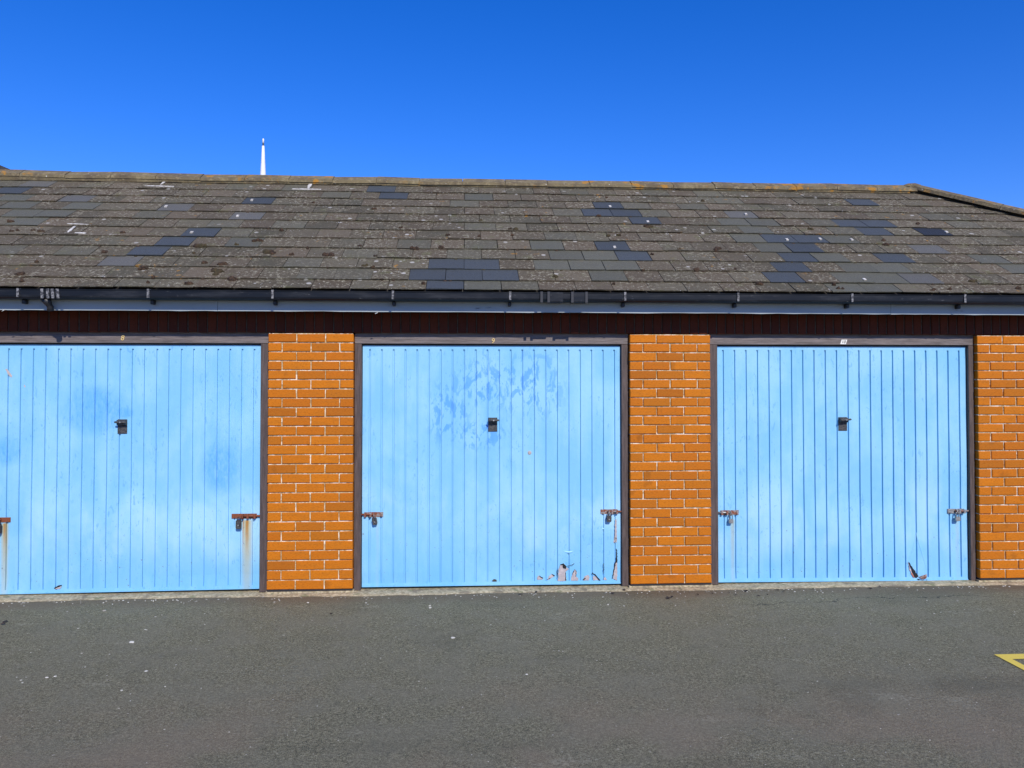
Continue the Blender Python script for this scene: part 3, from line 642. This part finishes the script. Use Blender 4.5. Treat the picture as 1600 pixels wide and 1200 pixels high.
XS = [RF(665.5, 455)[0], RF(783.75, 455)[0]]; TW = (XS[1]-XS[0])/2
lines = [455.0, 440.75, 422.5, 407, 392, 376.25, 362, 349.25, 337, 325, 314.5, 303.75, 293.75]
SL = [RF(700, q)[1] for q in lines]; gauge = (SL[-1]-SL[1])/11
SL = [SL[0] if i == 0 else SL[1]+gauge*(i-1)+.45*(SL[i]-SL[1]-gauge*(i-1)) for i in range(13)]
SL[0] = min(SL[0], SL[1]-gauge*.72)
SL.append(APEX_S-.01)
print('gauge', gauge, 'tile w', TW, 'apex', APEX, 'rx', RX, 'SL', [round(q, 3) for q in SL])
special = {}
for key, L in marks.items():
    for px, py in L:
        xx, s_ = RF(px, py); k = max(i for i in range(13) if SL[i] <= s_+.01) if s_ > SL[0] else 0
        j = math.floor((xx-XS[0]-(k % 2)*TW/2)/TW); special[(k, j)] = key
rr = random.Random(21)
def tile_bm(x0, x1, s0, s1, key):
    """one slate lying on the course below, tail lifted"""
    L = s1-s0; top = L*1.22; lift = .0135+rr.uniform(-.002, .0035); th = .0065; skew = rr.uniform(-.004, .004); slip = rr.uniform(-.006, .006)
    if s1 > APEX_S-.03: top = L
    bm = bmesh.new(); nx = 3; ny = 2; gr = []
    for layer in (0, 1):
        g_ = []
        for a_ in range(ny+1):
            row = []
            for b_ in range(nx+1):
                u = b_/nx; w = a_/ny; n_ = lift*(1-w)+.0008+layer*th
                n_ += (rr.uniform(-.0012, .0012)+.0015*sin(u*3.1+skew*300)*(1-w)) if layer else 0
                s_ = s0+slip+top*w+skew*(u-.5)*2*(1-w)+(rr.uniform(-.0025, .0025) if a_ == 0 and key not in 'BDg' and layer else 0)
                row.append(bm.verts.new(roof_pt(x0+(x1-x0)*u, s_, n_)))
            g_.append(row)
        gr.append(g_)
    for a_ in range(ny):
        for b_ in range(nx): bm.faces.new((gr[1][a_][b_], gr[1][a_][b_+1], gr[1][a_+1][b_+1], gr[1][a_+1][b_]))
    for b_ in range(nx):
        bm.faces.new((gr[0][0][b_], gr[0][0][b_+1], gr[1][0][b_+1], gr[1][0][b_]))
    for a_ in range(ny):
        bm.faces.new((gr[0][a_][0], gr[0][a_+1][0], gr[1][a_+1][0], gr[1][a_][0])); bm.faces.new((gr[0][a_][nx], gr[0][a_+1][nx], gr[1][a_+1][nx], gr[1][a_][nx]))
    return bm
HIPN = Vector((1, 0, 0))*RUN+Vector((0, 1, 0))*RUN; HIPN = Vector((1, 1, 0)).normalized()     # plan plane through the hip line
tiles = []
for k in range(13):
    j0 = math.floor((XW0-XS[0])/TW)-1
    j = j0
    while True:
        x0 = XS[0]+(k % 2)*TW/2+j*TW; x1 = x0+TW
        key = special.get((k, j), 'O')
        hip_x = RX+(RUN-SL[k]*cos(TH))
        if x0 > hip_x: break
        if x1 > XW0:
            ga = rr.uniform(.001, .0035); bm = tile_bm(max(x0, XW0)+ga, x1-ga, SL[k], SL[k+1], key)
            if x1 > hip_x-.6:
                bmesh.ops.bisect_plane(bm, geom=bm.verts[:]+bm.edges[:]+bm.faces[:], plane_co=(RX, APEX.y, 0), plane_no=Vector((1, 1, 0)), clear_outer=True)
            if len(bm.faces):
                if key == 'O':
                    t = rr.random(); c_ = Vector((.150, .120, .082)).lerp(Vector((.122, .114, .078)), t)*rr.uniform(.72, 1.25); age = rr.uniform(.75, 1)
                    if rr.random() < .10: c_ = Vector((.150, .142, .100))*rr.uniform(.85, 1.05); age = rr.uniform(.35, .6)
                else:
                    c_ = Vector(CH[key])*rr.uniform(.9, 1.1); age = .12 if key == 'G' else .02
                mid = roof_pt((x0+x1)/2, (SL[k]+SL[k+1])/2); sx, sy = project(mid)
                tiles.append((k, sx, bm, c_, age))
        j += 1
def put_attrs(me, vals):
    me.attributes.new('tile_colour', 'FLOAT_COLOR', 'FACE'); me.attributes.new('tile_age', 'FLOAT', 'FACE')
    me.attributes['tile_colour'].data.foreach_set('color', [q for c_, g_ in vals for q in (*c_, 1.0)])
    me.attributes['tile_age'].data.foreach_set('value', [g_ for c_, g_ in vals])
def paint(me, c_, age):
    put_attrs(me, [(c_, age)]*len(me.polygons))
vis = sorted([t for t in tiles if -35 < t[1] < 1635], key=lambda t: t[0])
single = set(id(t) for t in vis[:300])
jbm = bmesh.new(); jc = []
for t in tiles:
    me = mesh_of(t[2], 'roof_tile')
    if id(t) in single:
        paint(me, t[3], t[4]); place('roof_tile', me, M['tile'], roof)
    else:
        n0 = len(me.polygons); jbm.from_mesh(me); jc += [(t[3], t[4])]*n0; bpy.data.meshes.remove(me)
me = bpy.data.meshes.new('upper_roof_tiles'); jbm.to_mesh(me); jbm.free()
put_attrs(me, jc)
tag(place('upper_roof_tiles', me, M['tile'], roof), kind='stuff')
print('tiles', len(tiles), 'in view', len(vis))

# ridge and hip tiles: angled tiles bedded in mortar
def angle_tile(p0, p1, dn1, dn2, wing, th, up):
    """tile from p0 to p1 with wings falling along dn1 and dn2"""
    bm = bmesh.new(); r2 = random.Random(int(p0.x*997)); sec = []
    for p in (p0, p1):
        j_ = Vector((0, 0, r2.uniform(-.004, .004)))
        o_ = [p+dn1*wing+up*.0, p+dn1*wing+up*th, p+dn1*wing*.22+up*(th*1.0), p+up*(th*.75), p+dn2*wing*.22+up*th, p+dn2*wing+up*th, p+dn2*wing, p-up*.004]
        sec.append([bm.verts.new(q+j_) for q in o_])
    m_ = len(sec[0])
    for i in range(m_): bm.faces.new((sec[0][i], sec[0][(i+1) % m_], sec[1][(i+1) % m_], sec[1][i]))
    for s_ in sec: bm.faces.new(s_)
    return bm
d1, d2 = Vector((0, -cos(TH), -sin(TH))), Vector((0, cos(TH), -sin(TH)))
xs = RX-.02; base = APEX+Vector((0, 0, .010))
while xs > XW0:
    nx_ = xs-.45; sag = lambda x_: .034+.010*((x_-1.2)/4)**2+.004*sin(x_*5)
    bm = angle_tile(Vector((nx_+.003, base.y, base.z+sag(nx_))), Vector((xs-.003, base.y, base.z+sag(xs))), d1, d2, .150, .030, Vector((0, 0, 1))); obj('ridge_tile', bm, M['ridge'], roof); xs = nx_
hd = (Vector((EX1, ROOF_Y, ROOF_Z))-Vector((RX, APEX.y, APEX.z))).normalized(); hl = (Vector((EX1, ROOF_Y, ROOF_Z))-Vector((RX, APEX.y, APEX.z))).length
nf = Vector((0, -sin(TH), cos(TH))); ne = Vector((sin(TH), 0, cos(TH))); upn = (nf+ne).normalized()
w1 = hd.cross(nf).normalized(); w2 = hd.cross(ne).normalized()
if w1.x > 0: w1 = -w1
if w2.y < 0: w2 = -w2
q = 0.0; hp0 = Vector((RX, APEX.y, APEX.z))+upn*.058
while q < hl:
    b_ = angle_tile(hp0+hd*(q+.003), hp0+hd*min(q+.447, hl+.05), w1, w2, .120, .034, upn); obj('hip_tile', b_, M['ridge'], roof); q += .45
bm = bmesh.new(); bmesh.ops.create_icosphere(bm, subdivisions=2, radius=1, matrix=Matrix.Translation(APEX+Vector((RX-.03, -.01, .035))) @ Matrix.Diagonal((.12, .11, .050, 1)))
obj('mortar_cap', bm, M['ridge'], roof)
# mortar bedding line under the ridge tiles
bm = bmesh.new(); pr = [roof_pt(0, APEX_S-.110, .004), roof_pt(0, APEX_S-.122, .018), roof_pt(0, APEX_S-.115, .050), roof_pt(0, APEX_S-.06, .055)]
prism(bm, [Vector((XW0, p.y, p.z)) for p in pr], Vector((RX-XW0-.1, 0, 0))); obj('mortar_bedding', bm, M['ridge'], roof)

# clips holding re-fixed slates, mortar smears over open joints
for px, py in [(394,316),(260,326),(372,341),(300,367),(953,326),(1012,350),(960,390),(1165,338),(1229,378),(1281,377),(1330,378),(1478,366),(1350,441)]:
    xx, s_ = RF(px, py); bm = bmesh.new(); prism(bm, [roof_pt(xx-.011, s_-.016, .017), roof_pt(xx+.011, s_-.014, .017), roof_pt(xx+.011, s_+.022, .017), roof_pt(xx-.012, s_+.020, .017)], Vector((0, -.004, .009))); obj('slate_clip', bm, M['palemortar'], roof)
def smear(p0, p1, w):
    a_, b_ = RF(*p0), RF(*p1); r2 = random.Random(int(p0[0])); bm = bmesh.new(); up_, dn_ = [], []
    d = Vector((b_[0]-a_[0], b_[1]-a_[1], 0)); nn = Vector((-d.y, d.x, 0)).normalized()
    for i in range(9):
        u = i/8; cx, cs = a_[0]+d.x*u, a_[1]+d.y*u; h_ = w*(.5+.5*sin(pi*min(max(u, .12), .88)))*r2.uniform(.7, 1.2)
        up_.append(roof_pt(cx+nn.x*h_, cs+nn.y*h_, .018)); dn_.append(roof_pt(cx-nn.x*h_, cs-nn.y*h_, .018))
    prism(bm, up_+dn_[::-1], Vector((0, -.002, .005))); obj('mortar_smear', bm, M['palemortar'], roof)
for p0, p1, w in [((227, 293.5), (272, 294.5), .012), ((252, 291.5), (262, 283.5), .012), ((457, 298.3), (502, 299), .012), ((482, 297), (487, 288), .018), ((107, 366.5), (118, 357), .012), ((118, 367.5), (135, 368), .014), ((106, 353), (139, 354.5), .008)]:
    smear(p0, p1, w)

# moss on the slates
bm = bmesh.new(); r2 = random.Random(5)
def clump(b, c, rx, ry, rz, rot, sub=2):
    t = bmesh.new(); bmesh.ops.create_icosphere(t, subdivisions=sub, radius=1)
    for v in t.verts:
        k_ = 1+r2.uniform(-.28, .28); v.co *= k_
    tm = bpy.data.meshes.new('t'); t.to_mesh(tm); t.free(); tm.transform(Matrix.Translation(c) @ rot @ Matrix.Diagonal((rx, ry, rz, 1))); b.from_mesh(tm); bpy.data.meshes.remove(tm)
RT = Matrix.Rotation(TH, 4, 'X')
moss = [(17,350,5),(28,364,3),(20,365,3),(52,363.5,3),(65,365.5,5),(193,367.5,3.5),(165,398.5,6),(62,413.5,5),(223,423,7),(33,432.5,7),(38,443.5,5),(240,437.5,4),(320,414.5,5),(347,417,9),(340,428,9),(338,433,6),(365,440,7),(293,447.5,7),(315,387.5,8),(304,399.5,3),(370,386.5,4),(397,380.5,4),(231,446,4),(420,399,10),(458,402,5),(512,403,8),(519,404,5),(586,404,3),(562,388.5,4),(584,329.5,3.5),(490,320,2.5),(406,379.5,5),(440,363,4),(626,359.5,3),(700,371,3.5),(751,348,3),(750,373,3.5),(687,390.5,7),(648,392,6),(480,391,3),(571,419.5,5),(584,421.5,4),(661,446.5,4),(1013,357,6),(966,371,4),(949,372,4),(1061,393.5,3.5),(1122,393.5,8),(1088,425,6),(1146,424.5,4),(867,436,6),(1188,447,6),(1019,401,3),(959,447,3),(1312,455,4.5),(1302,448.5,3.5),(1456,457,4.5),(1481,455.5,4),(1519,443.5,5.5),(1378,379,4),(1384,385.5,4),(1591,454.5,4),(1098,317.5,4),(946,312,3),(1266,361,4),(1435,353,4),(935,340.5,3),(1005,426,3),(796,362,4),(800,371,3),(805,362,6)]
for px, py, sz in moss:
    xx, s_ = RF(px, py); q = roof_pt(xx, s_, .012); dd = (q-EYE).length; r_ = sz/FPX*dd*1.0
    for i in range(3): clump(bm, q+Vector((r2.uniform(-.7, .7)*r_, 0, 0))+Vector((0, cos(TH), sin(TH)))*r2.uniform(-.5, .5)*r_*.6, r_*r2.uniform(.45, .8), r_*r2.uniform(.35, .55), .018+r_*.25, RT)
for i in range(170):   # small tufts along the joints
    k = r2.randrange(1, 13); px = r2.uniform(-20, 1580); s_ = SL[k]; xx = r2.uniform(-4.3, 5.2)
    if xx > RX+(RUN-s_*cos(TH))-.15: continue
    clump(bm, roof_pt(xx, s_-.004, .010), r2.uniform(.008, .02), .009, .009, RT, 1)
tag(obj('moss', bm, M['moss'], None, True), 'dark brown moss clumps scattered over the slate roof', 'moss', kind='stuff')

# ------------------------------------------------------------------ litter on the ground
bm = bmesh.new(); I4 = Matrix.Identity(4)
def grit(px, py, w, h=None):
    q = G(px, py, GZ); dd = (q-EYE).length; r_ = w/FPX*dd/2
    clump(bm, q+Vector((0, 0, r_*.2)), r_, r_*r2.uniform(.5, .9), r_*.35, Matrix.Rotation(r2.uniform(-.6, .6), 4, 'Z'), 1)
for px, py, w in [(163,955,6),(243,964,3),(253,961,2),(206,1004,8),(227,984,3),(105,956,3),(128,1021,3),(229,1049,5),(190,1079,4),(73,1059,4),(86,1057,4),(33,1063,3),(35,1067,3),(122,982,2.5),(186,1107,2.5),(200,1115,2.5),(258,1073,3),(323,1047,2.5),(429,941,4),(481,942,4),(411,933,4),(672,947,4),(672,950,5),(708,997,7),(823,1054,4),(1283,924,3.5),(1286,936,3),(1342,950,3),(1515,926,2.5),(1496,939,3),(1460,959,2.5),(1404,1117,3.5),(895,934,3),(942,933,3),(950,945,4),(975,947,3),(819,949,3),(595,1130,2.5),(257,1140,2.5),(358,1144,2.5)]: grit(px, py, w)
for i in range(420):
    px, py = r2.uniform(-60, 1660), 930+270*r2.random()**1.3; grit(px, py, r2.choice((1.2, 1.4, 1.8, 2.2)))
for i in range(220):   # coarser crumbs along the threshold
    px = r2.uniform(-20, 1620); q = Vector((r2.uniform(-4, 5.2), -.075-abs(r2.gauss(0, .05)), GZ)); clump(bm, q, r2.uniform(.003, .008), r2.uniform(.003, .007), .004, I4, 1)
tag(obj('grit', bm, M['pebble']), 'pale grit and small stones strewn over the asphalt', 'grit', kind='stuff')
bm = bmesh.new()
for px, py, w in [(813,929,7),(838,926,4),(1043,935,9),(958,928,7),(975,923,6),(1050,934,5),(1165,924,5),(1185,931,5),(1113,928,4),(1139,927,3),(1215,922,4),(1225,925,5),(1261,937,3),(1375,917,3),(1360,920,5),(517,960,5),(1270,921,3),(8,972,8),(5,976,7),(1090,930,4),(1150,930,5),(1200,930,4)]:
    q = G(px, py, GZ+.003); r_ = w/FPX*(q-EYE).length/2
    t = [q+Vector((r_*cos(a_*pi/3+.3)*r2.uniform(.5, 1.2), r_*sin(a_*pi/3+.3)*r2.uniform(.4, 1.1), r2.uniform(0, .012))) for a_ in range(6)]
    prism(bm, t, Vector((0, 0, .0015)))
tag(obj('dead_leaves', bm, M['leaf']), 'small dark dead leaves on the asphalt near the threshold', 'leaves', kind='stuff')

# ------------------------------------------------------------------ beyond the roof
MY = 70.0; tip = P(411.8, 216, MY); col0 = P(411.8, 227.5, MY); bs = P(411, 270, MY)
mast = bpy.data.objects.new('mast', None); C.objects.link(mast); mast.location = (bs.x, MY, GZ)
tag(mast, 'slender white tapering mast showing above the slate ridge at left', 'mast')
pxm = lambda w: w/FPX*(MY+CAM_D)
wt, wb = pxm(3.6), pxm(8.2); slope_ = (wb-wt)/(col0.z-bs.z); w0 = wb+slope_*-(bs.z-0)*-1
bm = bmesh.new(); hz = [0, 4, bs.z*.6, bs.z, (bs.z+col0.z)/2, col0.z]
ws = [wb+(bs.z-h_)*(wb-wt)/(col0.z-bs.z) for h_ in hz]
tube(bm, [(0, 0, h_) for h_ in hz], [w_/2 for w_ in ws], 16); obj('mast_shaft', bm, M['white'], mast, True)
bm = bmesh.new(); c1 = P(411.8, 223.5, MY).z; tube(bm, [(0, 0, col0.z), (0, 0, c1)], [wt*.36, wt*.36], 12); obj('mast_collar', bm, M['hw'], mast)
bm = bmesh.new(); tube(bm, [(0, 0, c1), (0, 0, tip.z-.08), (0, 0, tip.z)], [pxm(1.4), pxm(1.3), pxm(.6)], 12); obj('mast_tip', bm, M['white'], mast, True)

HY = 16.0; pa = P(-60, 233, HY); pb = P(17, 265, HY); sl_ = (pb.z-pa.z)/(pb.x-pa.x)
house = bpy.data.objects.new('house', None); C.objects.link(house); house.location = (pa.x-4, HY, GZ)
tag(house, 'dark roof edge of a house behind the garages at the far left', 'house')
ex = pb.x+1.6; ez = pb.z+sl_*1.6; ax = ex-6.5; az = ez-sl_*6.5; wx = 2*ax-ex
H0 = Vector(house.location)
def hb(name, pts, off, mat):
    bm = bmesh.new(); prism(bm, [Vector(p)-H0 for p in pts], off); return obj(name, bm, mat, house)
hb('wall', [(wx+.5, HY+.4, GZ), (ex-.5, HY+.4, GZ), (ex-.5, HY+.4, ez-.1-sl_*.2), (ax, HY+.4, az-.28), (wx+.5, HY+.4, ez-.1-sl_*.2)], Vector((0, 9, 0)), M['render'])
hb('roof', [(ex, HY, ez-.14), (ex, HY, ez), (ax, HY, az), (wx, HY, ez), (wx, HY, ez-.14), (ax, HY, az-.14)], Vector((0, 10, 0)), M['darkslate'])
